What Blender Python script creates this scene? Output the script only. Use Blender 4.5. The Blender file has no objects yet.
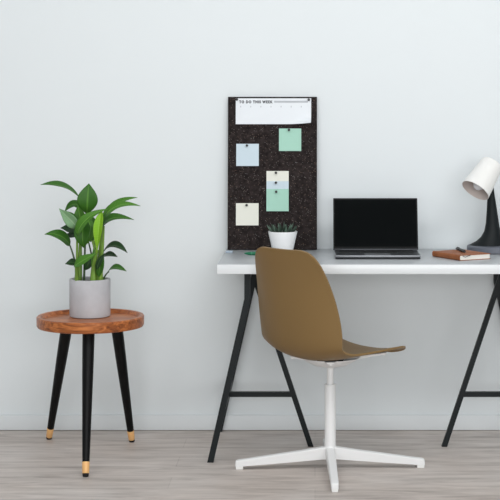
import bpy, bmesh, math, random
from mathutils import Vector, Matrix
random.seed(7)
C = bpy.context.scene.collection
SC = bpy.context.scene
PI = math.pi

# ------------------------------------------------------------------ camera geometry (metres)
CAM_D, CAM_H, F = 6.2, 1.347, 1519.0     # distance to wall, lens height, focal length in px
VX, VY = 315.0, 100.0                    # vanishing point of the level, shifted lens
def P(px, py, D):                        # point of the place seen at a pixel, D metres from the lens
    s = F / D
    return Vector(((px - VX) / s, D - CAM_D, CAM_H - (py - VY) / s))

# ------------------------------------------------------------------ materials
def lin(c):
    return tuple(((v/255)/12.92 if v/255 <= .04045 else ((v/255+.055)/1.055)**2.4) for v in c)
def mat(name, rgb, rough=.5, metal=0, spec=.5, bump=0, bscale=80, var=0, vscale=6, coat=0):
    m = bpy.data.materials.new(name); m.use_nodes = True
    nt = m.node_tree; b = nt.nodes['Principled BSDF']
    c = (*lin(rgb), 1)
    b.inputs['Base Color'].default_value = c
    b.inputs['Roughness'].default_value = rough
    b.inputs['Metallic'].default_value = metal
    b.inputs['Specular IOR Level'].default_value = spec
    b.inputs['Coat Weight'].default_value = coat
    tc = nt.nodes.new('ShaderNodeTexCoord')
    if var:
        n = nt.nodes.new('ShaderNodeTexNoise'); n.inputs['Scale'].default_value = vscale
        n.inputs['Detail'].default_value = 6
        nt.links.new(tc.outputs['Object'], n.inputs['Vector'])
        r = nt.nodes.new('ShaderNodeValToRGB')
        r.color_ramp.elements[0].position = .3; r.color_ramp.elements[1].position = .7
        r.color_ramp.elements[0].color = (*[v*(1-var) for v in c[:3]], 1)
        r.color_ramp.elements[1].color = (*[min(1, v*(1+var)) for v in c[:3]], 1)
        nt.links.new(n.outputs['Fac'], r.inputs['Fac'])
        nt.links.new(r.outputs['Color'], b.inputs['Base Color'])
    if bump:
        n = nt.nodes.new('ShaderNodeTexNoise'); n.inputs['Scale'].default_value = bscale
        nt.links.new(tc.outputs['Object'], n.inputs['Vector'])
        bp = nt.nodes.new('ShaderNodeBump'); bp.inputs['Strength'].default_value = bump
        bp.inputs['Distance'].default_value = .002
        nt.links.new(n.outputs['Fac'], bp.inputs['Height'])
        nt.links.new(bp.outputs['Normal'], b.inputs['Normal'])
    return m

M = {}
M['wall'] = mat('painted wall', (226, 231, 233), .9, spec=.2, bump=.05, bscale=200)
M['skirting'] = mat('white skirting paint', (222, 226, 228), .5, spec=.3)
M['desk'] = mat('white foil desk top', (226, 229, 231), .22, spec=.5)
M['desk_face'] = mat('pale grey desk face', (176, 179, 182), .3, spec=.3)
M['steel'] = mat('black powder coated steel', (17, 23, 25), .5, spec=.25)
M['white_steel'] = mat('white powder coated steel', (236, 236, 236), .4)
M['white_plastic'] = mat('white plastic', (238, 238, 236), .45)
M['shell'] = mat('olive brown plastic shell', (130, 103, 63), .42, spec=.35, bump=.06, bscale=500)
M['dark_gap'] = mat('dark gap shadow', (20, 20, 20), .7)  # near-black, for the shaded gap under the seat shell
M['black_wood'] = mat('black lacquered wood', (8, 8, 9), .4, spec=.2)
M['brass'] = mat('brushed brass', (244, 190, 126), .42, metal=.1)
M['rubber'] = mat('black rubber', (12, 12, 12), .7)
M['concrete'] = mat('grey concrete', (188, 188, 192), .85, spec=.2, bump=.12, bscale=120, var=.09, vscale=14)
M['soil'] = mat('potting soil', (52, 44, 36), .95, spec=.1, bump=.6, bscale=160, var=.3, vscale=60)
M['stem'] = mat('green stem', (112, 148, 54), .45, var=.15, vscale=20)
M['stem_dark'] = mat('dark green stem', (58, 84, 44), .5, var=.15, vscale=20)
M['ceramic'] = mat('white glazed ceramic', (240, 241, 242), .3)
M['laptop'] = mat('space grey aluminium', (72, 74, 78), .4, metal=.6)
M['laptop_light'] = mat('grey aluminium edge', (140, 142, 146), .38, metal=.7)
M['laptop_shadow'] = mat('shadow toned aluminium', (40, 42, 45), .5, metal=.3)  # darkened to carry the shadow gap below the laptop
M['bezel'] = mat('black bezel', (8, 9, 10), .3, spec=.15)
M['screen'] = mat('black glossy glass', (5, 8, 9), .12, spec=.08)
M['key'] = mat('black key caps', (22, 23, 25), .55)
M['leather'] = mat('brown leather cover', (150, 92, 58), .6, spec=.3, bump=.25, bscale=300, var=.15, vscale=25)
M['pages'] = mat('cream page block', (236, 232, 224), .8)
M['black_plastic'] = mat('black plastic', (24, 25, 27), .4)
M['lamp_body'] = mat('black matte lamp body', (16, 22, 24), .55, spec=.25)
M['lamp_base'] = mat('dark grey lamp base', (98, 102, 112), .4, spec=.5)
M['shade'] = mat('white lacquered shade', (236, 235, 232), .5)
M['bulb'] = mat('frosted bulb', (235, 236, 238), .3)
M['shade_in'] = mat('inner shade lining', (206, 194, 188), .6)
M['paper'] = mat('white paper', (232, 236, 240), .85, spec=.1)
M['mint'] = mat('mint green note paper', (170, 212, 195), .85, spec=.1)
M['pale_blue'] = mat('pale blue note paper', (204, 219, 228), .85, spec=.1)
M['cream'] = mat('cream note paper', (232, 232, 222), .85, spec=.1)
M['ink'] = mat('black ink', (35, 36, 42), .8, spec=.1)
M['grey_ink'] = mat('grey ink', (186, 189, 194), .8, spec=.1)
M['green_plastic'] = mat('green plastic', (14, 112, 76), .4)
M['green_light'] = mat('light green plastic', (70, 150, 110), .4)
M['blue_rubber'] = mat('pale blue rubber', (176, 190, 204), .7)

def leaf_mat(name, base, light, rough=.35):
    m = mat(name, base, .48, spec=.28)
    nt = m.node_tree; b = nt.nodes['Principled BSDF']
    uv = nt.nodes.new('ShaderNodeTexCoord'); sx = nt.nodes.new('ShaderNodeSeparateXYZ')
    nt.links.new(uv.outputs['UV'], sx.inputs[0])
    a = nt.nodes.new('ShaderNodeMath'); a.operation = 'SUBTRACT'; a.inputs[1].default_value = .5
    nt.links.new(sx.outputs['X'], a.inputs[0])
    ab = nt.nodes.new('ShaderNodeMath'); ab.operation = 'ABSOLUTE'; nt.links.new(a.outputs[0], ab.inputs[0])
    r = nt.nodes.new('ShaderNodeValToRGB')          # pale midrib
    r.color_ramp.elements[0].position = .015; r.color_ramp.elements[0].color = (.55, .55, .55, 1)
    r.color_ramp.elements[1].position = .06; r.color_ramp.elements[1].color = (0, 0, 0, 1)
    nt.links.new(ab.outputs[0], r.inputs['Fac'])
    w = nt.nodes.new('ShaderNodeTexWave'); w.bands_direction = 'Y'      # side veins
    w.inputs['Scale'].default_value = 9; w.inputs['Distortion'].default_value = 1.2
    nt.links.new(uv.outputs['UV'], w.inputs['Vector'])
    mx = nt.nodes.new('ShaderNodeMix'); mx.data_type = 'RGBA'
    mx.inputs['A'].default_value = (*lin(base), 1); mx.inputs['B'].default_value = (*lin(light), 1)
    m2 = nt.nodes.new('ShaderNodeMath'); m2.operation = 'MULTIPLY_ADD'
    m2.inputs[1].default_value = .22; m2.use_clamp = True
    nt.links.new(w.outputs['Fac'], m2.inputs[0]); nt.links.new(r.outputs['Color'], m2.inputs[2])
    nt.links.new(m2.outputs[0], mx.inputs['Factor'])
    nt.links.new(mx.outputs['Result'], b.inputs['Base Color'])
    b.inputs['Subsurface Weight'].default_value = 0
    return m
M['leaf'] = leaf_mat('green leaf', (40, 88, 20), (96, 146, 54))
M['leaf_dark'] = leaf_mat('dark green leaf', (24, 52, 22), (62, 96, 50))
M['leaf_lime'] = leaf_mat('lime young leaf', (122, 172, 36), (160, 200, 80))
M['leaf_mid'] = leaf_mat('mid green leaf', (62, 114, 30), (122, 170, 74))
M['leaf_silver'] = leaf_mat('silvery leaf underside', (112, 150, 108), (160, 188, 150))
M['succ'] = mat('dark green succulent', (36, 58, 44), .5, var=.25, vscale=60)
M['succ_light'] = mat('striped succulent leaf', (78, 102, 86), .5, var=.3, vscale=120)

# wood of the tray
m = mat('walnut veneer', (150, 84, 40), .35); M['walnut'] = m
nt = m.node_tree; b = nt.nodes['Principled BSDF']
tc = nt.nodes.new('ShaderNodeTexCoord'); mp = nt.nodes.new('ShaderNodeMapping')
mp.inputs['Scale'].default_value = (2.2, 16, 16); mp.inputs['Rotation'].default_value = (0, .18, .25)
n = nt.nodes.new('ShaderNodeTexNoise'); n.inputs['Scale'].default_value = 3.2; n.inputs['Detail'].default_value = 8
n.inputs['Distortion'].default_value = 1.3
r = nt.nodes.new('ShaderNodeValToRGB')
r.color_ramp.elements[0].position = .28; r.color_ramp.elements[0].color = (*lin((98, 46, 20)), 1)
r.color_ramp.elements[1].position = .72; r.color_ramp.elements[1].color = (*lin((204, 126, 68)), 1)
e = r.color_ramp.elements.new(.5); e.color = (*lin((164, 92, 44)), 1)
nt.links.new(tc.outputs['Object'], mp.inputs[0]); nt.links.new(mp.outputs[0], n.inputs['Vector'])
nt.links.new(n.outputs['Fac'], r.inputs[0]); nt.links.new(r.outputs[0], b.inputs['Base Color'])

# speckled recycled-rubber pinboard
m = mat('speckled cork rubber', (42, 36, 35), .9, spec=.15); M['board'] = m
nt = m.node_tree; b = nt.nodes['Principled BSDF']
tc = nt.nodes.new('ShaderNodeTexCoord')
v = nt.nodes.new('ShaderNodeTexVoronoi'); v.inputs['Scale'].default_value = 300
n = nt.nodes.new('ShaderNodeTexNoise'); n.inputs['Scale'].default_value = 60; n.inputs['Detail'].default_value = 3
nt.links.new(tc.outputs['Object'], v.inputs['Vector']); nt.links.new(tc.outputs['Object'], n.inputs['Vector'])
sp = nt.nodes.new('ShaderNodeSeparateColor'); nt.links.new(v.outputs['Color'], sp.inputs[0])
gt = nt.nodes.new('ShaderNodeValToRGB'); gt.color_ramp.interpolation = 'CONSTANT'
gt.color_ramp.elements[0].color = (0, 0, 0, 1); gt.color_ramp.elements[1].position = .86; gt.color_ramp.elements[1].color = (1, 1, 1, 1)
nt.links.new(sp.outputs[0], gt.inputs[0])
ds = nt.nodes.new('ShaderNodeMath'); ds.operation = 'LESS_THAN'; ds.inputs[1].default_value = .33
nt.links.new(v.outputs['Distance'], ds.inputs[0])
mu = nt.nodes.new('ShaderNodeMath'); mu.operation = 'MULTIPLY'
nt.links.new(gt.outputs[0], mu.inputs[0]); nt.links.new(ds.outputs[0], mu.inputs[1])
cr = nt.nodes.new('ShaderNodeValToRGB')
cr.color_ramp.elements[0].color = (*lin((124, 98, 78)), 1); cr.color_ramp.elements[1].color = (*lin((140, 138, 138)), 1)
nt.links.new(sp.outputs[1], cr.inputs[0])
br = nt.nodes.new('ShaderNodeValToRGB')
br.color_ramp.elements[0].position = .35; br.color_ramp.elements[0].color = (*lin((32, 27, 27)), 1)
br.color_ramp.elements[1].position = .7; br.color_ramp.elements[1].color = (*lin((52, 45, 44)), 1)
nt.links.new(n.outputs['Fac'], br.inputs[0])
mx = nt.nodes.new('ShaderNodeMix'); mx.data_type = 'RGBA'
nt.links.new(mu.outputs[0], mx.inputs['Factor']); nt.links.new(br.outputs[0], mx.inputs['A']); nt.links.new(cr.outputs[0], mx.inputs['B'])
nt.links.new(mx.outputs['Result'], b.inputs['Base Color'])

# laminate floor: long boards running along the wall
m = mat('grey oak laminate', (170, 164, 160), .5, spec=.3); M['floor'] = m
nt = m.node_tree; b = nt.nodes['Principled BSDF']
tc = nt.nodes.new('ShaderNodeTexCoord')
bk = nt.nodes.new('ShaderNodeTexBrick'); bk.inputs['Scale'].default_value = 1
bk.inputs['Brick Width'].default_value = 1.38; bk.inputs['Row Height'].default_value = .155
bk.inputs['Mortar Size'].default_value = .0018; bk.inputs['Mortar Smooth'].default_value = .3
bk.inputs['Bias'].default_value = 0; bk.offset = .37
bk.inputs['Color1'].default_value = (.36, .36, .36, 1); bk.inputs['Color2'].default_value = (.64, .64, .64, 1)
bk.inputs['Mortar'].default_value = (.2, .2, .2, 1)
nt.links.new(tc.outputs['Object'], bk.inputs['Vector'])
mp = nt.nodes.new('ShaderNodeMapping'); mp.inputs['Scale'].default_value = (1.7, 11, 1)
nt.links.new(tc.outputs['Object'], mp.inputs[0])
n1 = nt.nodes.new('ShaderNodeTexNoise'); n1.inputs['Scale'].default_value = 2.2; n1.inputs['Detail'].default_value = 9
n1.inputs['Roughness'].default_value = .62; n1.inputs['Distortion'].default_value = .5
nt.links.new(mp.outputs[0], n1.inputs['Vector'])
n2 = nt.nodes.new('ShaderNodeTexNoise'); n2.inputs['Scale'].default_value = 1.6; n2.inputs['Detail'].default_value = 3
nt.links.new(tc.outputs['Object'], n2.inputs['Vector'])
sb = nt.nodes.new('ShaderNodeMix'); sb.data_type = 'FLOAT'; sb.inputs['Factor'].default_value = .22
nt.links.new(n1.outputs['Fac'], sb.inputs['A'])
sp = nt.nodes.new('ShaderNodeSeparateColor'); nt.links.new(bk.outputs['Color'], sp.inputs[0]); nt.links.new(sp.outputs[0], sb.inputs['B'])
r = nt.nodes.new('ShaderNodeValToRGB')
r.color_ramp.elements[0].position = .3; r.color_ramp.elements[0].color = (*lin((158, 149, 143)), 1)
r.color_ramp.elements[1].position = .66; r.color_ramp.elements[1].color = (*lin((218, 211, 206)), 1)
e = r.color_ramp.elements.new(.48); e.color = (*lin((198, 190, 185)), 1)
nt.links.new(sb.outputs['Result'], r.inputs[0])
tint = nt.nodes.new('ShaderNodeMix'); tint.data_type = 'RGBA'; tint.blend_type = 'MULTIPLY'
tr = nt.nodes.new('ShaderNodeValToRGB')
tr.color_ramp.elements[0].position = .35; tr.color_ramp.elements[0].color = (.93, .89, .86, 1)
tr.color_ramp.elements[1].position = .65; tr.color_ramp.elements[1].color = (1, 1, 1, 1)
nt.links.new(n2.outputs['Fac'], tr.inputs[0])
tint.inputs['Factor'].default_value = 1
nt.links.new(r.outputs[0], tint.inputs['A']); nt.links.new(tr.outputs[0], tint.inputs['B'])
nt.links.new(tint.outputs['Result'], b.inputs['Base Color'])

# ------------------------------------------------------------------ mesh helpers
def link(name, me, parent=None):
    o = bpy.data.objects.new(name, me); C.objects.link(o)
    if parent: o.parent = parent
    return o
def obj(name, bm, m, parent=None, smooth=True, loc=None, rot=None):
    """links a bmesh in world coordinates; when it has a parent, its data is moved into the parent's space"""
    bmesh.ops.recalc_face_normals(bm, faces=bm.faces)
    me = bpy.data.meshes.new(name); bm.to_mesh(me); bm.free()
    ms = m if isinstance(m, (list, tuple)) else [m]
    for x in ms: me.materials.append(x)
    if smooth:
        for p in me.polygons: p.use_smooth = True
        me.set_sharp_from_angle(angle=math.radians(35))
    o = link(name, me, parent)
    if parent:
        root = parent; off = Vector((0, 0, 0))
        mw = Matrix.Identity(4); q = parent
        while q: mw = q.matrix_basis @ mw; q = q.parent
        me.transform(mw.inverted())
    else:                                # origin at the centre of its base
        xs = [v.co for v in me.vertices]
        c = Vector(((min(v.x for v in xs)+max(v.x for v in xs))/2, (min(v.y for v in xs)+max(v.y for v in xs))/2, min(v.z for v in xs)))
        me.transform(Matrix.Translation(-c)); o.location = c
    return o
def tag(o, label, cat, group=None):
    o['label'] = label; o['category'] = cat
    if group: o['group'] = group
    return o
def thing(name, label, cat, loc, group=None):
    o = bpy.data.objects.new(name, None); C.objects.link(o); o.location = loc
    o.empty_display_size = .05
    return tag(o, label, cat, group)
def struct(o): o['kind'] = 'structure'; return o

def box(bm, lo, hi, bevel=0, seg=2, mtx=None):
    vs = [bm.verts.new((x, y, z)) for x in (lo[0], hi[0]) for y in (lo[1], hi[1]) for z in (lo[2], hi[2])]
    fs = [(0,1,3,2), (4,6,7,5), (0,4,5,1), (2,3,7,6), (0,2,6,4), (1,5,7,3)]
    faces = [bm.faces.new([vs[i] for i in f]) for f in fs]
    allv = list(vs)
    if bevel:
        es = list({e for f in faces for e in f.edges})
        g = bmesh.ops.bevel(bm, geom=es, offset=bevel, segments=seg, profile=.5, affect='EDGES')
        allv = list({v for f in g['faces'] for v in f.verts} | {v for v in vs if v.is_valid})
    if mtx is not None:
        for v in allv: v.co = mtx @ v.co
    return allv
def rings(bm, rs, cap=True, closed=True):
    vr = [[bm.verts.new(p) for p in r] for r in rs]
    n = len(vr[0])
    for a, b in zip(vr, vr[1:]):
        for i in range(n if closed else n-1):
            bm.faces.new((a[i], a[(i+1) % n], b[(i+1) % n], b[i]))
    if cap:
        bm.faces.new(vr[0][::-1]); bm.faces.new(vr[-1])
    return vr
def lathe(bm, prof, n=48, mtx=None, cap=True):
    rs = []
    for r, z in prof:
        ring = [Vector((r*math.cos(2*PI*i/n), r*math.sin(2*PI*i/n), z)) for i in range(n)]
        if mtx is not None: ring = [mtx @ p for p in ring]
        rs.append(ring)
    return rings(bm, rs, cap)
def frame(d, up=Vector((0, 0, 1))):
    d = d.normalized()
    if abs(d.dot(up)) > .98: up = Vector((0, 1, 0))
    x = d.cross(up).normalized(); y = x.cross(d).normalized()
    return x, y
def tube(bm, pts, rad, n=10, up=Vector((0, 0, 1))):
    pts = [Vector(p) for p in pts]
    if not isinstance(rad, (list, tuple)): rad = [rad]*len(pts)
    rs = []
    for i, p in enumerate(pts):
        d = pts[min(i+1, len(pts)-1)] - pts[max(i-1, 0)]
        x, y = frame(d, up)
        rs.append([p + rad[i]*(math.cos(2*PI*k/n)*x + math.sin(2*PI*k/n)*y) for k in range(n)])
    return rings(bm, rs)
def bar(bm, pts, w, h, side=Vector((0, 1, 0))):
    """square steel tube along a polyline; w across in the bend plane, h along 'side'; mitred, ends cut level"""
    pts = [Vector(p) for p in pts]; rs = []
    for i, p in enumerate(pts):
        ds = []
        if i > 0: ds.append((p - pts[i-1]).normalized())
        if i < len(pts)-1: ds.append((pts[i+1] - p).normalized())
        d = sum(ds, Vector()).normalized()
        x = d.cross(side).normalized()
        k = 1 / max(.3, d.dot(ds[0]))
        rs.append([p + a*w/2*k*x + b*h/2*side for a, b in ((-1,-1), (1,-1), (1,1), (-1,1))])
    for end in (0, -1):                  # feet and tops end flat
        seg = (pts[1]-pts[0]).normalized() if end == 0 else (pts[-1]-pts[-2]).normalized()
        if abs(seg.z) > .5:
            rs[end] = [q + seg * ((pts[end].z - q.z)/seg.z) for q in rs[end]]
    return rings(bm, rs)
def bez(p0, p1, p2, n=12):
    p0, p1, p2 = Vector(p0), Vector(p1), Vector(p2)
    return [(1-t)**2*p0 + 2*t*(1-t)*p1 + t*t*p2 for t in [i/n for i in range(n+1)]]

# ------------------------------------------------------------------ the setting
bm = bmesh.new(); box(bm, (-4.5, 0, 0), (4.5, .12, 3.0)); struct(obj('wall_back', bm, M['wall'], smooth=False))
bm = bmesh.new(); box(bm, (-4.5, -8.5, -.1), (4.5, .12, 0))
fl = bpy.data.meshes.new('floor'); bm.to_mesh(fl); bm.free(); fl.materials.append(M['floor'])
struct(link('floor', fl))
bm = bmesh.new(); box(bm, (-4.5, -8.5, 2.8), (4.5, .12, 2.9)); struct(obj('ceiling', bm, M['wall'], smooth=False))  # out of view, added to hold back light from above
bm = bmesh.new(); box(bm, (-4.5, -.012, .0015), (4.5, -.0003, .063), .003); struct(obj('baseboard_back', bm, M['skirting']))

# ------------------------------------------------------------------ desk top and trestles
DZ0, DZ = .7050, .7406
DX0, DX1 = -.3613, .852
desk = thing('desk', 'long white desk on two black steel trestles behind the brown chair', 'desk', ((DX0+DX1)/2, -.3, 0))
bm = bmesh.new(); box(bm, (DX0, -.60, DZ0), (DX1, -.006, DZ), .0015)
dt = obj('desktop', bm, [M['desk'], M['desk_face']], desk); dt['label'] = 'desktop with a pale grey top face and white edges'
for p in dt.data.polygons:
    if p.normal.z > .9: p.material_index = 1  # upward faces grey, edges and underside white

YF, YB, YM = -.547, -.026, -.292
def trestle(label, fx):
    W = .0225; top = DZ0 - .0003
    bm = bmesh.new(); box(bm, (fx(-.2516)-W/2, YF+W/2, top-.0225), (fx(-.2516)+W/2, YB-W/2, top))
    t = obj('trestle', bm, M['steel'], desk, smooth=False); t['label'] = label
    for y in (YF, YB):
        bm = bmesh.new()
        bar(bm, [(fx(-.2516), y, top), (fx(-.2516), y, .607), (fx(-.389), y, 0)], W, W)
        obj('leg', bm, M['steel'], t, smooth=False)
    bm = bmesh.new(); bar(bm, [(fx(-.250), YM, top-.004), (fx(-.0165), YM, 0)], .0195, .0195)
    o = obj('leg', bm, M['steel'], t, smooth=False); o['label'] = 'single inner leg slanting the other way'
    bm = bmesh.new(); bar(bm, [(fx(-.343), YF+W/2, .203), (fx(-.343), YB-W/2, .203)], .02, .02, Vector((0, 0, 1)))
    obj('side_rail', bm, M['steel'], t, smooth=False)
    bm = bmesh.new(); bar(bm, [(fx(-.343), YM, .203), (fx(-.0905), YM, .203)], .019, .019, Vector((0, 1, 0)))
    obj('crossbar', bm, M['steel'], t, smooth=False)
    return t
trestle('black steel trestle under the left end', lambda x: x)
trestle('black steel trestle under the right end', lambda x: .486 - x)

# ------------------------------------------------------------------ side table
TD = 5.72                                    # distance of the tray centre from the lens
c = P(90.6, 315.3, TD); TX, TY, TZ = c.x, c.y, c.z
R = .2005
t = thing('side_table', 'round walnut tray side table on three black legs with brass tips', 'side table', (TX, TY, 0))
bm = bmesh.new()
lathe(bm, [(R-.012, TZ-.042), (R-.003, TZ-.040), (R, TZ-.034), (R+.0005, TZ-.004), (R-.003, TZ), (R-.014, TZ), (R-.018, TZ-.003),
           (R-.021, TZ-.012), (R-.024, TZ-.0145), (.001, TZ-.0145)], 96, Matrix.Translation((TX, TY, 0)))
obj('tray_top', bm, M['walnut'], t)
FLOORZ = TZ - .0145
def tleg(top, foot):
    top, foot = Vector(top), Vector(foot)
    d = foot - top
    a = top + d*.9; bb = top + d*.977
    bm = bmesh.new(); tube(bm, [top, top + d*.3, a], [.0228, .0205, .0132], 24, Vector((0, 1, 0)))
    lg = obj('leg', bm, M['black_wood'], t)
    bm = bmesh.new(); tube(bm, [a - d*.0005, a + d*.002, bb - d*.001, bb], [.0134, .0139, .0124, .0120], 24, Vector((0, 1, 0)))
    f = obj('ferrule', bm, M['brass'], lg); f['label'] = 'brass ferrule at the foot'
    bm = bmesh.new(); tube(bm, [bb, bb + (foot-bb)*.7, foot], [.0118, .0110, .0084], 20, Vector((0, 1, 0)))
    obj('foot_pad', bm, M['rubber'], lg)
zt = TZ - .042
def Pz(px, z, D): return Vector(((px-VX)*D/F, D-CAM_D, z))
tleg(Pz(67.3, zt, 5.80), Pz(48.8, .0003, 6.035))
tleg(Pz(116.3, zt, 5.80), Pz(132, .0003, 5.985))
tleg(Pz(88.6, zt, 5.60), Pz(85.6, .0003, 5.428))

# ------------------------------------------------------------------ potted plant on the tray
PD = 5.80
pc = P(90, 300, PD)
PX, PY = pc.x, pc.y
pr = .0775; ptop = CAM_H - (278.6 - VY)*PD/F
t = thing('potted_plant', 'leafy green plant in a round grey concrete pot on the side table tray', 'plant', (PX, PY, FLOORZ))
bm = bmesh.new(); z0 = FLOORZ + .0003
lathe(bm, [(pr-.006, z0), (pr-.001, z0+.002), (pr, z0+.008), (pr+.0005, ptop-.003), (pr-.001, ptop), (pr-.010, ptop), (pr-.012, ptop-.004), (pr-.012, ptop-.022), (.001, ptop-.022)], 64, Matrix.Translation((PX, PY, 0)))
obj('pot', bm, M['concrete'], t)
bm = bmesh.new(); lathe(bm, [(pr-.0125, ptop-.03), (pr-.0125, ptop-.014), (.03, ptop-.010), (.001, ptop-.009)], 40, Matrix.Translation((PX, PY, 0))); obj('soil', bm, M['soil'], t)

def leaf(base, mid, tip, w, n, m, fold=.25, label=None, droop=0, peak=.45, twist=0):
    """base, mid, tip: points; w full width; n: direction the upper face looks to"""
    pts = bez(base, 2*Vector(mid) - .5*(Vector(base)+Vector(tip)), tip, 18)
    bm = bmesh.new(); uvl = bm.loops.layers.uv.new('UVMap')
    K = 8; rows = []
    for i, p in enumerate(pts):
        s = i/18
        d = (pts[min(i+1, 18)] - pts[max(i-1, 0)]).normalized()
        nn = Vector(n); nn = Matrix.Rotation(twist*s, 3, d) @ nn
        side = d.cross(nn).normalized(); up = side.cross(d).normalized()
        a = math.log(.5)/math.log(peak)
        prof = max(0.0, math.sin(PI*min(1, max(0, s))**a))**1.0
        hw = w/2*max(prof, .02)
        row = []
        for k in range(K+1):
            u = k/K*2-1
            off = side*u*hw*math.cos(fold*.9) + up*(abs(u)**1.3*hw*math.sin(fold) + .04*hw*math.sin(9*s+2*u))
            row.append((bm.verts.new(p+off), (u*.5+.5, s)))
        rows.append(row)
    for a, b in zip(rows, rows[1:]):
        for k in range(K):
            q = (a[k], a[k+1], b[k+1], b[k])
            f = bm.faces.new([v for v, _ in q])
            for lp, (_, uv) in zip(f.loops, q): lp[uvl].uv = uv
    me_o = obj('leaf', bm, M[m], t)
    sol = me_o.modifiers.new('thickness', 'SOLIDIFY'); sol.thickness = .0012; sol.offset = 0
    if label: me_o['label'] = label
    return me_o
def stem(pts, rad, m='stem'):
    bm = bmesh.new()
    if len(pts) == 3: pts = bez(pts[0], 2*Vector(pts[1]) - .5*(Vector(pts[0])+Vector(pts[2])), pts[2], 10)
    rr = [rad[0] + (rad[1]-rad[0])*i/(len(pts)-1) for i in range(len(pts))]
    tube(bm, pts, rr, 8, Vector((0, 1, 0))); return obj('stem', bm, M[m], t)
def L(b_, m_, t_, w, n, mt, **k):            # each point (px, py, D)
    return leaf(P(b_[0], b_[1], b_[2]+.055), P(m_[0], m_[1], m_[2]+.055), P(t_[0], t_[1], t_[2]+.055), w*PD/F, n, mt, **k)
def S(a, b, c_, w0, w1, m='stem'):
    return stem([P(q[0], q[1], q[2]+.055) for q in (a, b, c_)], (w0*PD/F/2, w1*PD/F/2), m)
UP = (0, -.25, 1); FR = (0, -1, .15)
L((79, 197, 5.74), (62, 186, 5.70), (40.5, 184.8, 5.66), 12, (.25, -.5, 1), 'leaf', fold=.3, peak=.45)
L((87, 214, 5.70), (87.5, 200, 5.67), (89, 183.5, 5.69), 20.5, (.12, -1, .1), 'leaf', fold=.15, peak=.5)
L((81, 209, 5.80), (73.5, 204.2, 5.80), (64.5, 212, 5.79), 11, (-.1, -.6, .8), 'leaf', fold=.2)
L((79, 229, 5.68), (70.5, 220, 5.66), (59, 208.5, 5.68), 12.5, (-.5, -1, .35), 'leaf_silver', fold=.35, peak=.45)
L((79, 229, 5.70), (74, 219, 5.69), (66, 211, 5.70), 8, (.2, -1, .35), 'leaf', fold=.3, peak=.45)
L((79, 231, 5.76), (70, 229, 5.76), (60.5, 228, 5.75), 13, (0, -.6, .8), 'leaf_dark', fold=.15)
L((80, 234, 5.78), (72, 235, 5.78), (63, 236, 5.78), 9, (0, -.6, .8), 'leaf_dark', fold=.1)
L((70, 245.5, 5.72), (59.5, 235.5, 5.68), (44.5, 234.3, 5.66), 14, (.25, -.8, .75), 'leaf', fold=.2, peak=.36)
L((77.5, 235, 5.64), (87.5, 218.5, 5.62), (108.5, 208.8, 5.64), 12.5, (-.35, -.9, .6), 'leaf_mid', fold=.35, peak=.3)
L((85, 219, 5.69), (82.5, 234, 5.66), (84, 248, 5.68), 17, (0, -1, -.1), 'leaf', fold=.3, peak=.42)
L((88, 220, 5.72), (90, 231, 5.70), (86, 245, 5.71), 11, (.4, -1, -.1), 'leaf_mid', fold=.3, peak=.42)
L((81, 230, 5.74), (80, 218, 5.73), (78, 205, 5.75), 14, (-.2, -1, .1), 'leaf_mid', fold=.25)
L((90, 242, 5.72), (93.5, 228, 5.72), (88, 212, 5.74), 11, (.2, -1, .1), 'leaf', fold=.3)
L((97, 255, 5.63), (98.5, 232, 5.61), (102, 210, 5.64), 11.5, (-.2, -1, 0), 'leaf_lime', fold=.7, peak=.62)
L((95, 236, 5.66), (103, 221, 5.65), (107, 211, 5.68), 6, (-.6, -1, 0), 'leaf', fold=.6)
L((104, 218, 5.76), (117, 203.5, 5.75), (137.5, 197.5, 5.74), 9, (-.35, -.6, .7), 'leaf_mid', fold=.3)
L((102, 223, 5.72), (116, 206.5, 5.70), (140.5, 206, 5.69), 11.5, (-.3, -.65, .7), 'leaf_mid', fold=.25, peak=.36)
L((102.5, 228, 5.70), (113, 218, 5.67), (134, 219.8, 5.66), 12, (-.15, -.6, .75), 'leaf', fold=.3, peak=.36)
L((103, 253, 5.71), (114, 245.5, 5.68), (127.5, 253, 5.66), 12, (0, -.5, .9), 'leaf_dark', fold=.3)
L((102, 257, 5.73), (109, 254.5, 5.71), (117.5, 257, 5.70), 9, (0, -.5, .8), 'leaf_dark', fold=.2)
L((108, 272.5, 5.72), (115, 267.8, 5.70), (126.5, 271.3, 5.68), 11, (0, -.45, .9), 'leaf', fold=.25)
L((79, 263, 5.72), (73, 262.5, 5.70), (65, 264, 5.69), 9, (0, -.8, .6), 'leaf_dark', fold=.2)
L((74, 267, 5.66), (83, 260.5, 5.64), (97, 253.5, 5.64), 10.5, (-.3, -.9, .5), 'leaf_mid', fold=.3, peak=.45)
L((84, 270, 5.73), (88, 264, 5.72), (90, 258, 5.73), 8, (.3, -1, .2), 'leaf_dark', fold=.2)
L((86, 262, 5.76), (90, 260, 5.76), (94, 261, 5.75), 6, (.3, -1, .4), 'leaf_dark', fold=.2)
L((99, 277, 5.70), (100, 265, 5.69), (104, 254, 5.70), 9, (.2, -1, .1), 'leaf', fold=.5)
L((97, 270, 5.68), (99, 262, 5.68), (105, 253, 5.70), 6, (.2, -1, .1), 'leaf_dark', fold=.5)
L((92, 272, 5.72), (95, 258, 5.71), (94, 243, 5.73), 7, (-.2, -1, 0), 'leaf_mid', fold=.6)
zb = 282
S((78, zb, 5.72), (75, 262, 5.72), (69.3, 244, 5.72), 2.4, 1.4, 'stem_dark')
S((76, zb, 5.71), (77, 262, 5.71), (77, 228, 5.70), 4.2, 1.6)
S((79, zb, 5.73), (79.5, 262, 5.73), (80, 230, 5.74), 4.0, 1.8)
S((84, zb, 5.75), (84.5, 264, 5.75), (86, 213, 5.71), 2.6, 1.6, 'stem_dark')
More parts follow.
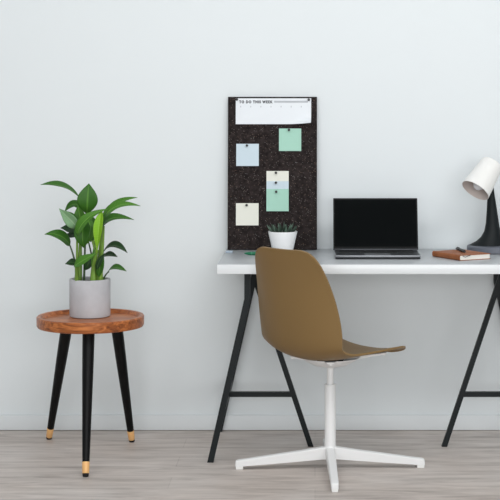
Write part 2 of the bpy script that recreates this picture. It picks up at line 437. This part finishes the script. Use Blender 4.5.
S((81, zb, 5.77), (81, 240, 5.77), (80, 197, 5.75), 2.2, 1.4)
S((93, zb, 5.70), (94, 266, 5.70), (97, 250, 5.69), 6.2, 3.2)
S((97, zb, 5.72), (97, 262, 5.72), (92, 240, 5.72), 4.8, 1.6)
S((91, zb, 5.75), (95, 250, 5.75), (86, 224, 5.70), 3.0, 1.4)
S((100, zb, 5.71), (102, 256, 5.70), (104, 226, 5.70), 5.0, 1.7, 'stem')
S((98, zb, 5.75), (100, 250, 5.75), (104, 219, 5.74), 4.4, 1.8)
S((102, zb, 5.73), (101, 266, 5.72), (103, 254, 5.71), 4.0, 1.5)
S((103, zb, 5.73), (105, 276, 5.73), (109, 271.6, 5.72), 1.8, 1.2, 'stem_dark')
S((77, zb, 5.69), (76.5, 274, 5.68), (76, 265, 5.67), 4.2, 2.6)
S((96, zb, 5.75), (93, 262, 5.77), (88, 240, 5.78), 2.2, 1.4, 'stem_dark')

# ------------------------------------------------------------------ pinboard and what is pinned on it
BY0, BY1, BZ0, BZ1 = -.062, -.019, DZ + .0004, 1.359
upv = Vector((0, BY1-BY0, BZ1-BZ0)); BL = upv.length; upv.normalize()
nv = Vector((0, -upv.z, upv.y))
def onboard(px, py, lift=0):
    D = 6.15
    for _ in range(6):
        z = CAM_H - (py-VY)*D/F
        D = CAM_D + BY0 + (z-BZ0)/(BZ1-BZ0)*(BY1-BY0)
    return P(px, py, D) + nv*lift
BX0, BX1 = (227.5-VX)*6.14/F, (317-VX)*6.14/F
def bmat(origin): return Matrix(((1, 0, 0, origin.x), (0, upv.y, nv.y, origin.y), (0, upv.z, nv.z, origin.z), (0, 0, 0, 1)))
o_ = Vector((0, BY0, BZ0 + .013*upv.y*1.0))
bm = bmesh.new(); box(bm, (BX0, 0, -.013), (BX1, BL, 0), .001, 1, bmat(o_))
tag(obj('pin_board', bm, M['board'], smooth=False), 'dark speckled pinboard standing on the desk and leaning on the wall', 'pinboard')
# lift along the normal so that the paper lies on the board face
LIFT0 = (o_ - Vector((0, BY0, BZ0))).dot(nv) + .0004
def paper(name, x0, y0, x1, y1, m, layer, curl=None, sag=.0012):
    a = onboard(x0, y0, 0); bb = onboard(x1, y1, 0)
    w = bb.x - a.x; h = (a - bb).dot(upv)
    mt = bmat(a + nv*(LIFT0 + layer))
    bm = bmesh.new(); NX, NY = 16, 12; g = []
    for j in range(NY+1):
        row = []
        for i in range(NX+1):
            u, v = i/NX, j/NY
            z = sag*v*v*2
            x, y = u*w, -v*h
            if curl:
                q = max(0, u + v*.9 - 1.55)
                z += curl*q*q*4; y += q*q*.03; x -= q*q*.012
            row.append(bm.verts.new(mt @ Vector((x, y, z))))
        g.append(row)
    for j in range(NY):
        for i in range(NX): bm.faces.new((g[j][i], g[j+1][i], g[j+1][i+1], g[j][i+1]))
    bmesh.ops.recalc_face_normals(bm, faces=bm.faces)
    bmesh.ops.solidify(bm, geom=bm.faces[:], thickness=.0003)
    return bm, mt, w, h
def note(x0, y0, x1, y1, m, layer, label, grp='square notes pinned to the board'):
    bm, *_ = paper('n', x0, y0, x1, y1, m, layer)
    return tag(obj('sticky_note', bm, M[m]), label, 'note', grp)
pl = thing('planner_sheet', 'wide white weekly to-do sheet pinned along the top of the board', 'paper', onboard(273.5, 124))
bm, mt, w, h = paper('p', 235.8, 98.3, 311.2, 124.2, 'paper', 0, curl=.09, sag=.0008)
obj('sheet', bm, M['paper'], pl)
def text_mesh(body, size, width, at, m, name, parent):
    cu = bpy.data.curves.new('t', 'FONT'); cu.body = body; cu.size = size; cu.offset = size*.05; cu.space_character = 1.3
    cu.align_x = 'LEFT'; cu.resolution_u = 3
    to = bpy.data.objects.new('t', cu); C.objects.link(to); bpy.context.view_layer.update()
    me = bpy.data.meshes.new_from_object(to.evaluated_get(bpy.context.evaluated_depsgraph_get()))
    bpy.data.objects.remove(to); bpy.data.curves.remove(cu)
    xs = [v.co.x for v in me.vertices]; k = width/(max(xs)-min(xs)); x0 = min(xs)
    for v in me.vertices: v.co = Vector(((v.co.x-x0)*k, v.co.y, 0))
    me.transform(at)
    bm = bmesh.new(); bm.from_mesh(me); bpy.data.meshes.remove(me)
    return obj(name, bm, m, parent, smooth=False)
kx = 6.17/F
text_mesh('TO DO THIS WEEK', .0150, 33.5*kx, mt @ Matrix.Translation((3.4*kx, -4.9*kx, .0007)), M['ink'], 'heading_text', pl)
bm = bmesh.new(); box(bm, (38.5*kx, -4.4*kx, .0004), (72*kx, -2.5*kx, .0007), 0, 1, mt); obj('heading_rule', bm, M['grey_ink'], pl, smooth=False)
for i in range(7):
    x = (4.6 + 10.1*i)*kx
    bm = bmesh.new(); box(bm, (x, -9.2*kx, .0005), (x+.7*kx, -7.6*kx, .0009), 0, 1, mt); obj('day_mark', bm, M['grey_ink'], pl, smooth=False)

note(279, 128.5, 301.2, 151, 'mint', 0, 'mint green square note alone at the upper right of the board')
note(236.3, 143.8, 258.8, 166, 'pale_blue', 0, 'pale blue square note alone at the left of the board')
note(266.5, 171, 288.7, 193, 'cream', 0, 'off-white note topmost and hindmost of the three overlapping notes')
note(266.5, 181.2, 288.7, 203, 'pale_blue', .003, 'pale blue note in the middle of the three overlapping notes')
note(266.5, 189, 288.7, 211.2, 'mint', .006, 'mint green note lowest and foremost of the three overlapping notes')
note(236, 203.2, 258.6, 225.4, 'cream', 0, 'off-white square note alone at the lower left of the board')
def pin(px, py, layer, label, lo=1.0):
    o = onboard(px, py, LIFT0 + layer + .0006)
    bm = bmesh.new()
    r_ = .0052*lo
    lathe(bm, [(r_*.75, 0), (r_*.8, .0012), (r_*.5, .002), (r_*.45, .0055), (r_*.85, .0068), (r_, .008), (r_*.9, .0092), (r_*.4, .0098)], 20, bmat(o))
    tag(obj('push_pin', bm, M['black_plastic']), label, 'push pin', 'black push pins on the board')
pin(237.0, 99.6, .0012, 'black push pin in the top left corner of the to-do sheet')
pin(308.8, 99.8, .0012, 'black push pin in the top right corner of the to-do sheet')
pin(289, 130, .0012, 'black push pin holding the single mint green note')
pin(247, 145.6, .0012, 'black push pin holding the single pale blue note')
pin(276, 172.8, .0012, 'black push pin highest of the three on the overlapping notes')
pin(276, 182.8, .0042, 'black push pin in the middle of the three on the overlapping notes')
pin(276.3, 191.8, .0072, 'black push pin lowest of the three on the overlapping notes')
pin(246.7, 205.2, .0012, 'black push pin holding the single off-white note')

# ------------------------------------------------------------------ small succulent
SD = 5.985
c = P(282.7, 230, SD)
t = thing('potted_succulent', 'small spiky dark succulent in a tapered white pot on the desk', 'plant', (c.x, c.y, DZ))
bm = bmesh.new(); z0 = DZ + .0003; zt_ = CAM_H - (231.2-VY)*SD/F
lathe(bm, [(.034, z0), (.0385, z0+.002), (.0575, zt_-.002), (.0572, zt_), (.0545, zt_), (.0535, zt_-.012), (.001, zt_-.012)], 56, Matrix.Translation((c.x, c.y, 0)))
obj('pot', bm, M['ceramic'], t)
bm = bmesh.new(); lathe(bm, [(.052, zt_-.016), (.0525, zt_-.009), (.02, zt_-.006), (.001, zt_-.005)], 32, Matrix.Translation((c.x, c.y, 0))); obj('soil', bm, M['soil'], t)
k = 0
for ring_, cnt, lean, ln in ((.012, 6, .15, .036), (.025, 10, .45, .038), (.036, 14, .75, .036)):
    for i in range(cnt):
        a = 2*PI*(i+.5*random.random())/cnt; k += 1
        b0 = Vector((c.x + ring_*math.cos(a), c.y + ring_*math.sin(a), zt_-.008))
        d = Vector((math.cos(a)*math.sin(lean), math.sin(a)*math.sin(lean), math.cos(lean)))
        l_ = ln*random.uniform(.8, 1.15)
        bm = bmesh.new()
        tube(bm, [b0, b0+d*l_*.4, b0+d*l_*.75+Vector((0, 0, .002)), b0+d*l_+Vector((0, 0, .005))], [.0042, .0046, .003, .0005], 8)
        obj('leaf', bm, M['succ_light'] if k % 4 == 0 else M['succ'], t)

# ------------------------------------------------------------------ little things on the desk
mk = thing('marker_pen', 'short green marker lying on the desk behind the chair back', 'marker', (P(252, 254, 5.94).x, 5.94-CAM_D, DZ))
def xl(bm, prof, x0, y, z, ang=0):
    mtx = Matrix.Translation((x0, y, z)) @ Matrix.Rotation(ang, 4, 'Z') @ Matrix.Rotation(PI/2, 4, 'Y')
    lathe(bm, prof, 20, mtx)
x0 = (244.3-VX)*5.94/F; yy = 5.94-CAM_D; zz = DZ + .0068
bm = bmesh.new(); xl(bm, [(.0016, 0), (.003, .004), (.0055, .014), (.0066, .022), (.0066, .028)], x0, yy, zz, -.12); obj('cap', bm, M['green_plastic'], mk)
bm = bmesh.new(); xl(bm, [(.0062, .028), (.0062, .031)], x0, yy, zz, -.12); obj('collar', bm, M['green_light'], mk)
bm = bmesh.new(); xl(bm, [(.0066, .031), (.0066, .085), (.005, .09)], x0, yy, zz, -.12); obj('barrel', bm, M['green_plastic'], mk)
bm = bmesh.new(); ex = (229.5-VX)*6.06/F
box(bm, (ex-.014, 6.05-CAM_D-.03, DZ+.0002), (ex+.014, 6.05-CAM_D+.012, DZ+.006), .002)
tag(obj('eraser', bm, M['blue_rubber']), 'small pale blue eraser at the back left corner of the desk', 'eraser')

# ------------------------------------------------------------------ laptop
lt = thing('laptop', 'open dark grey laptop with a black screen on the desk', 'laptop', (.228, -.32, DZ))
LX = (377.9-VX)*5.78/F; LW = .326
yF, yH = 5.776-CAM_D, 5.985-CAM_D
bm = bmesh.new(); box(bm, (LX-LW/2, yF, DZ+.0085), (LX+LW/2, yH, DZ+.0155), .0015, 2)
obj('top_case', bm, [M['laptop_light']], lt)
bm = bmesh.new(); box(bm, (LX-LW/2+.001, yF+.001, DZ+.002), (LX+LW/2-.001, yH, DZ+.0088), .002, 2)
obj('bottom_case', bm, M['laptop_shadow'], lt)  # its dark colour paints in the shadow gap above the desk
for sx in (-1, 1):
    for yy_ in (yF+.02, yH-.02):
        bm = bmesh.new(); xx = LX+sx*(LW/2-.025)
        lathe(bm, [(.006, 0.0002), (.006, .0032)], 16, Matrix.Translation((xx, yy_, DZ))); obj('foot_pad', bm, M['rubber'], lt)
bm = bmesh.new(); box(bm, (LX-LW/2+.003, yF+.0025, DZ+.0155), (LX+LW/2-.003, yH-.001, DZ+.0158)); obj('deck_surface', bm, M['laptop'], lt, smooth=False)
bm = bmesh.new(); tz = DZ+.0158
box(bm, (LX-LW/2+.018, yF+.085, tz), (LX+LW/2-.018, yH-.018, tz+.0003))
for j in range(5):
    nk = 14
    for i in range(nk):
        kw = (LW-.04)/nk; kx0 = LX-LW/2+.02+i*kw; ky = yH-.02-(j+1)*.0195
        if j == 4 and 4 <= i <= 8:
            if i > 4: continue
            box(bm, (kx0, ky, tz+.0003), (kx0+kw*5-.003, ky+.0165, tz+.0016)); continue
        box(bm, (kx0, ky, tz+.0003), (kx0+kw-.003, ky+.0165, tz+.0016))
obj('keyboard', bm, M['key'], lt, smooth=False)
bm = bmesh.new(); box(bm, (LX-.05, yF+.008, tz), (LX+.05, yF+.076, tz+.0004), 0); obj('trackpad', bm, M['laptop_light'], lt, smooth=False)
lean = math.radians(15); LH = .2085
mtx = Matrix.Translation((LX, yH-.004, DZ+.0155)) @ Matrix.Rotation(-lean, 4, 'X')
LW2 = .3345
bm = bmesh.new(); box(bm, (-LW2/2, 0, .0005), (LW2/2, .006, LH), .002, 3, mtx); lid = obj('lid', bm, M['laptop'], lt)
bm = bmesh.new(); box(bm, (-LW2/2+.0012, -.0008, .005), (LW2/2-.0012, .0001, LH-.0015), .0004, 1, mtx); obj('bezel', bm, M['bezel'], lid, smooth=False)
bm = bmesh.new(); box(bm, (-LW2/2+.006, -.0011, .014), (LW2/2-.006, -.0008, LH-.007), 0, 1, mtx); obj('screen', bm, M['screen'], lid, smooth=False)
bm = bmesh.new(); xl(bm, [(.004, 0), (.004, LW*.82)], LX-LW*.41, yH-.004, DZ+.0172); obj('hinge', bm, M['laptop'], lt)

# ------------------------------------------------------------------ notebook and pen
front = Vector((.545, 5.722-CAM_D, DZ)); ang = math.radians(29)
nm = Matrix.Translation(front) @ Matrix.Rotation(ang, 4, 'Z')      # x along the page edge, y away from us along the spine
NL, NW, NT = .186, .142, .0215
nb = thing('notebook', 'brown leather covered notebook lying at an angle beside the lamp', 'notebook', front + Vector((.02, .1, 0)))
bm = bmesh.new()
sec = []                                     # cover as one bent sheet: bottom board, spine, top board
th = .0022
outer = [(NW, .0004), (.004, .0004), (.001, .002), (-.001, .006), (-.001, NT-.006), (.001, NT-.002), (.004, NT), (NW, NT)]
inner = [(NW, NT-th), (.004, NT-th), (.0015, NT-.006), (.0015, .006), (.004, .0004+th), (NW, .0004+th)]
poly = outer + inner
rings(bm, [[nm @ Vector((x, y, z)) for x, z in poly] for y in (0, NL)])
obj('cover', bm, M['leather'], nb, smooth=False)
bm = bmesh.new(); box(bm, (.0035, .002, .0004+th), (NW-.003, NL-.002, NT-th-.0002), 0, 1, nm); o = obj('page_block', bm, M['pages'], nb, smooth=False); o['label'] = 'cream page edges'
bm = bmesh.new(); tube(bm, [nm @ Vector(p) for p in ((.012, .01, NT-th-.001), (.016, .0, NT-th-.002), (.024, -.002, NT-.008), (.042, -.003, NT-.003), (.05, -.001, NT-.001))], .0011, 8); obj('bookmark_ribbon', bm, M['black_plastic'], nb)
pa, pb = Vector((.572, 5.812-CAM_D, DZ+NT+.0058)), Vector((.553, 5.93-CAM_D, DZ+NT+.0058))
pn = thing('pen', 'short thick black pen lying on top of the brown notebook', 'pen', (pa+pb)/2 - Vector((0, 0, .0058)))
d = pb-pa
bm = bmesh.new(); tube(bm, [pa, pa+d*.01, pa+d*.55], [.0042, .0055, .0056], 20); obj('barrel', bm, M['black_plastic'], pn)
bm = bmesh.new(); tube(bm, [pa+d*.55, pa+d*.97, pb], [.0050, .0050, .004], 20); obj('cap', bm, M['black_plastic'], pn)
bm = bmesh.new(); tube(bm, [pa+d*.6+Vector((0, 0, .0062)), pa+d*.93+Vector((0, 0, .0062))], .0011, 8); obj('clip', bm, M['black_plastic'], pn)

# ------------------------------------------------------------------ desk lamp
LD = 6.07
lc = P(494, 248, LD)
lp = thing('desk_lamp', 'desk lamp with tilted white shade on a flared black column', 'lamp', (lc.x, lc.y, DZ))
br_ = .108
bm = bmesh.new(); z0 = DZ+.0003
lathe(bm, [(br_-.004, z0), (br_, z0+.003), (br_, z0+.022), (br_-.004, z0+.026), (br_-.012, z0+.0265), (.001, z0+.0255)], 64, Matrix.Translation((lc.x, lc.y, 0)))
obj('base', bm, M['lamp_base'], lp)
bm = bmesh.new()
prof = [(469, 503, 246.5), (471.5, 502.5, 243.6), (476.5, 502, 241), (481, 501.5, 236.8), (484.3, 500.5, 231), (485.8, 499, 223), (486.5, 497.5, 213), (487, 496, 203), (487.6, 494.5, 194), (488.3, 493.3, 184), (489, 492.8, 178)]
rs = []
for l, r, y in prof:
    a = P(l, y, LD); b2 = P(r, y, LD); cx = (a.x+b2.x)/2; rx = (b2.x-a.x)/2
    ry = min(rx, .012 + rx*.62)
    rs.append([Vector((cx + rx*math.cos(2*PI*i/40), lc.y + ry*math.sin(2*PI*i/40), a.z)) for i in range(40)])
rs[0] = [Vector((p.x, p.y, z0+.0258)) for p in rs[0]]
rings(bm, rs); obj('column', bm, M['lamp_body'], lp)
oc = P(475.3, 190.6, 5.962)                  # centre of the opening
ax = Vector((.54, .40, .76)).normalized()    # from the opening to the closed end
x_, y_ = frame(ax, Vector((0, 1, 0)))
sm = Matrix((( x_.x, y_.x, ax.x, oc.x), (x_.y, y_.y, ax.y, oc.y), (x_.z, y_.z, ax.z, oc.z), (0, 0, 0, 1)))
r0, r1, SL = .0595, .0455, .138
bm = bmesh.new(); lathe(bm, [(r0-.0012, 0), (r0, .0003), (r1, SL-.004), (r1-.004, SL), (.001, SL+.001)], 56, sm); 
for f in list(bm.faces):
    if len(f.verts) > 8 and (f.calc_center_median()-oc).length < .02: bm.faces.remove(f)
sh = obj('lamp_shade', bm, M['shade'], lp)
bm = bmesh.new(); lathe(bm, [(r0-.0014, .0001), (r1-.002, SL-.006), (.001, SL-.005)], 56, sm, cap=False); obj('inner_lining', bm, M['shade_in'], sh)
bm = bmesh.new(); lathe(bm, [(.002, .008), (.013, .011), (.021, .020), (.0245, .032), (.022, .048), (.014, .070), (.013, .085)], 32, sm); obj('bulb', bm, M['bulb'], lp)
bm = bmesh.new(); lathe(bm, [(.016, .085), (.018, .09), (.018, .135), (.012, .142)], 32, sm); obj('socket', bm, M['white_plastic'], lp)
ptop_ = P(490.9, 178, LD); j2 = oc + ax*.085; dd = (j2 - ptop_)
bm = bmesh.new(); tube(bm, [ptop_ + Vector((0, .0, -.012)), ptop_ + Vector((0, 0, .004)), ptop_ + dd*.45], [.0105, .0105, .008], 20, Vector((0, 1, 0))); obj('joint', bm, M['lamp_body'], lp)

# ------------------------------------------------------------------ swivel chair
CX, CY = .0555, 5.556 - CAM_D
ch = thing('swivel_chair', 'olive brown shell swivel chair on a white four-star base at the desk', 'chair', (CX, CY, 0))
rot = math.radians(2.2)
def cm(a): return Matrix.Translation((CX, CY, 0)) @ Matrix.Rotation(a, 4, 'Z')
for k in range(4):
    mk_ = cm(rot + k*PI/2)
    bm = bmesh.new(); rs = []
    for x, zt1, zb1, w in ((.010, .080, .036, .017), (.03, .078, .036, .0165), (.10, .067, .030, .0155), (.20, .0530, .022, .0145), (.30, .0385, .0145, .0135), (.337, .034, .011, .0130), (.3445, .031, .011, .012), (.346, .026, .012, .011)):
        b_ = .0035
        rs.append([mk_ @ Vector((x, a, z)) for a, z in ((-w, zb1), (w, zb1), (w, zt1-b_), (w-b_, zt1), (-w+b_, zt1), (-w, zt1-b_))])
    rings(bm, rs); arm = obj('base_arm', bm, M['white_steel'], ch)
    bm = bmesh.new(); box(bm, (.318, -.0115, .0003), (.345, .0115, .0125), .002, 2, mk_); obj('glide', bm, M['white_plastic'], arm)
bm = bmesh.new(); mc = cm(0)
lathe(bm, [(.020, .041), (.0225, .044), (.0225, .078), (.0205, .086), (.0195, .088)], 40, mc); obj('hub', bm, M['white_steel'], ch)
zc1 = CAM_H - (384-VY)*5.556/F; zc2 = CAM_H - (366-VY)*5.556/F
bm = bmesh.new(); lathe(bm, [(.0205, .085), (.0205, zc1-.002), (.0195, zc1), (.012, zc1)], 40, mc); obj('column', bm, M['white_steel'], ch)
bm = bmesh.new(); lathe(bm, [(.0120, zc1-.01), (.0120, zc2+.012)], 32, mc); obj('piston', bm, M['white_steel'], ch)

TH = math.radians(45)
mcs = cm(TH)
# shell: profile rows (x forward, z up, half width, inward curve)
rows = [(.224, .4085, .100, .020), (.2225, .4115, .150, .026), (.214, .4165, .178, .028), (.190, .4205, .192, .028), (.13, .4210, .199, .026), (.06, .4190, .203, .026), (-.01, .4160, .204, .028), (-.078, .4130, .203, .032),
        (-.122, .4150, .201, .038), (-.157, .4265, .200, .044), (-.185, .4470, .202, .049), (-.199, .4750, .205, .052), (-.206, .51, .207, .053), (-.213, .56, .206, .053), (-.220, .62, .200, .051), (-.226, .68, .189, .047), (-.2345, .73, .177, .042),
        (-.241, .765, .166, .037), (-.2455, .788, .154, .033), (-.2485, .805, .139, .029), (-.2505, .815, .120, .026), (-.2518, .8195, .094, .024)]
bm = bmesh.new(); g = []; NU = 20
for i, (x, z, hw, cv) in enumerate(rows):
    a = rows[max(i-1, 0)]; b_ = rows[min(i+1, len(rows)-1)]
    tx, tz_ = b_[0]-a[0], b_[1]-a[1]; l_ = math.hypot(tx, tz_); nx, nz = tz_/l_, -tx/l_
    row = []
    for k in range(NU+1):
        u = k/NU*2-1
        f = abs(u*hw/.20)**2.2*cv
        row.append(bm.verts.new(mcs @ Vector((x + nx*f, u*hw, z + nz*f))))
    g.append(row)
for a, b_ in zip(g, g[1:]):
    for k in range(NU): bm.faces.new((a[k], a[k+1], b_[k+1], b_[k]))
sh = obj('seat_shell', bm, M['shell'], ch)
for p in sh.data.polygons: p.use_smooth = True
s_ = sh.modifiers.new('thickness', 'SOLIDIFY'); s_.thickness = .008; s_.offset = 0
bv = sh.modifiers.new('soft', 'BEVEL'); bv.width = .002; bv.segments = 2; bv.limit_method = 'ANGLE'; bv.angle_limit = 1.0
ss = sh.modifiers.new('smooth', 'SUBSURF'); ss.levels = 1; ss.render_levels = 2
# bracket under the seat: white dished plate with a cross of arms reaching the shell
bm = bmesh.new()
zb_ = zc2
lathe(bm, [(.014, zb_-.006), (.025, zb_-.003), (.06, zb_+.005), (.09, zb_+.020), (.112, zb_+.034), (.113, zb_+.0355), (.06, zb_+.014), (.001, zb_+.008)], 48, mc)
br = obj('seat_bracket', bm, M['white_steel'], ch)
for k in range(4):
    a = TH + PI/4 + k*PI/2
    m4 = cm(a)
    end = .205 if k in (0, 3) else .145
    ze = .4295 if k in (0, 3) else .416
    bm = bmesh.new(); rs = []
    for s in [i/8 for i in range(9)]:
        x = .03 + (end-.03)*s; z = zb_+.005 + (ze-.011-zb_-.005)*(s**.62)
        w = .030 - .014*s; th_ = .013 - .006*s
        rs.append([m4 @ Vector((x, y, zz)) for y, zz in ((-w, z+th_), (w, z+th_), (w*.7, z), (-w*.7, z))])
    rings(bm, rs); obj('bracket_arm', bm, M['white_steel'], br)
    bm = bmesh.new(); lathe(bm, [(.006, ze-.016), (.006, ze-.004)], 14, m4 @ Matrix.Translation((end-.008, 0, 0))); obj('screw', bm, M['white_plastic'], br)
bm = bmesh.new(); lathe(bm, [(.05, zb_+.011), (.055, zb_+.020), (.055, .4085)], 32, mc); obj('gap_shadow', bm, M['dark_gap'], br)  # dark disc standing in for the shade between shell and bracket

# ------------------------------------------------------------------ light: an added overhead panel, and window daylight from behind the lens
def area(name, loc, target, sx, sy, power, col):
    l = bpy.data.lights.new(name, 'AREA'); l.shape = 'RECTANGLE'; l.size = sx; l.size_y = sy; l.energy = power; l.color = col
    o = bpy.data.objects.new(name, l); C.objects.link(o); o.location = loc
    o.rotation_euler = (Vector(target)-Vector(loc)).to_track_quat('-Z', 'Y').to_euler()
    return o
area('overhead_fill', (.25, -2.3, 2.74), (0, -.2, 1.0), 4.6, .9, 76, (.98, .985, .99))  # added panel under the ceiling, no window there; brightens the upper wall
area('window_daylight_behind', (.7, -8.2, 1.45), (0, 0, 1.0), 6.0, 2.0, 185, (.975, .985, .99))
w = bpy.data.worlds.new('world'); SC.world = w; w.use_nodes = True
w.node_tree.nodes['Background'].inputs[0].default_value = (.93, .98, 1, 1)
w.node_tree.nodes['Background'].inputs[1].default_value = .38

cam = bpy.data.cameras.new('camera'); co = bpy.data.objects.new('camera', cam); C.objects.link(co)
co.location = (0, -CAM_D, CAM_H); co.rotation_euler = (PI/2, 0, 0)
cam.sensor_width = 36; cam.sensor_fit = 'HORIZONTAL'; cam.lens = F/500*36
cam.shift_x = -(VX-250)/500; cam.shift_y = -(250-VY)/500
SC.camera = co
vs = SC.view_settings
vs.view_transform = 'Standard'; vs.look = 'None'; vs.gamma = 1; vs.use_curve_mapping = False; vs.exposure = 0
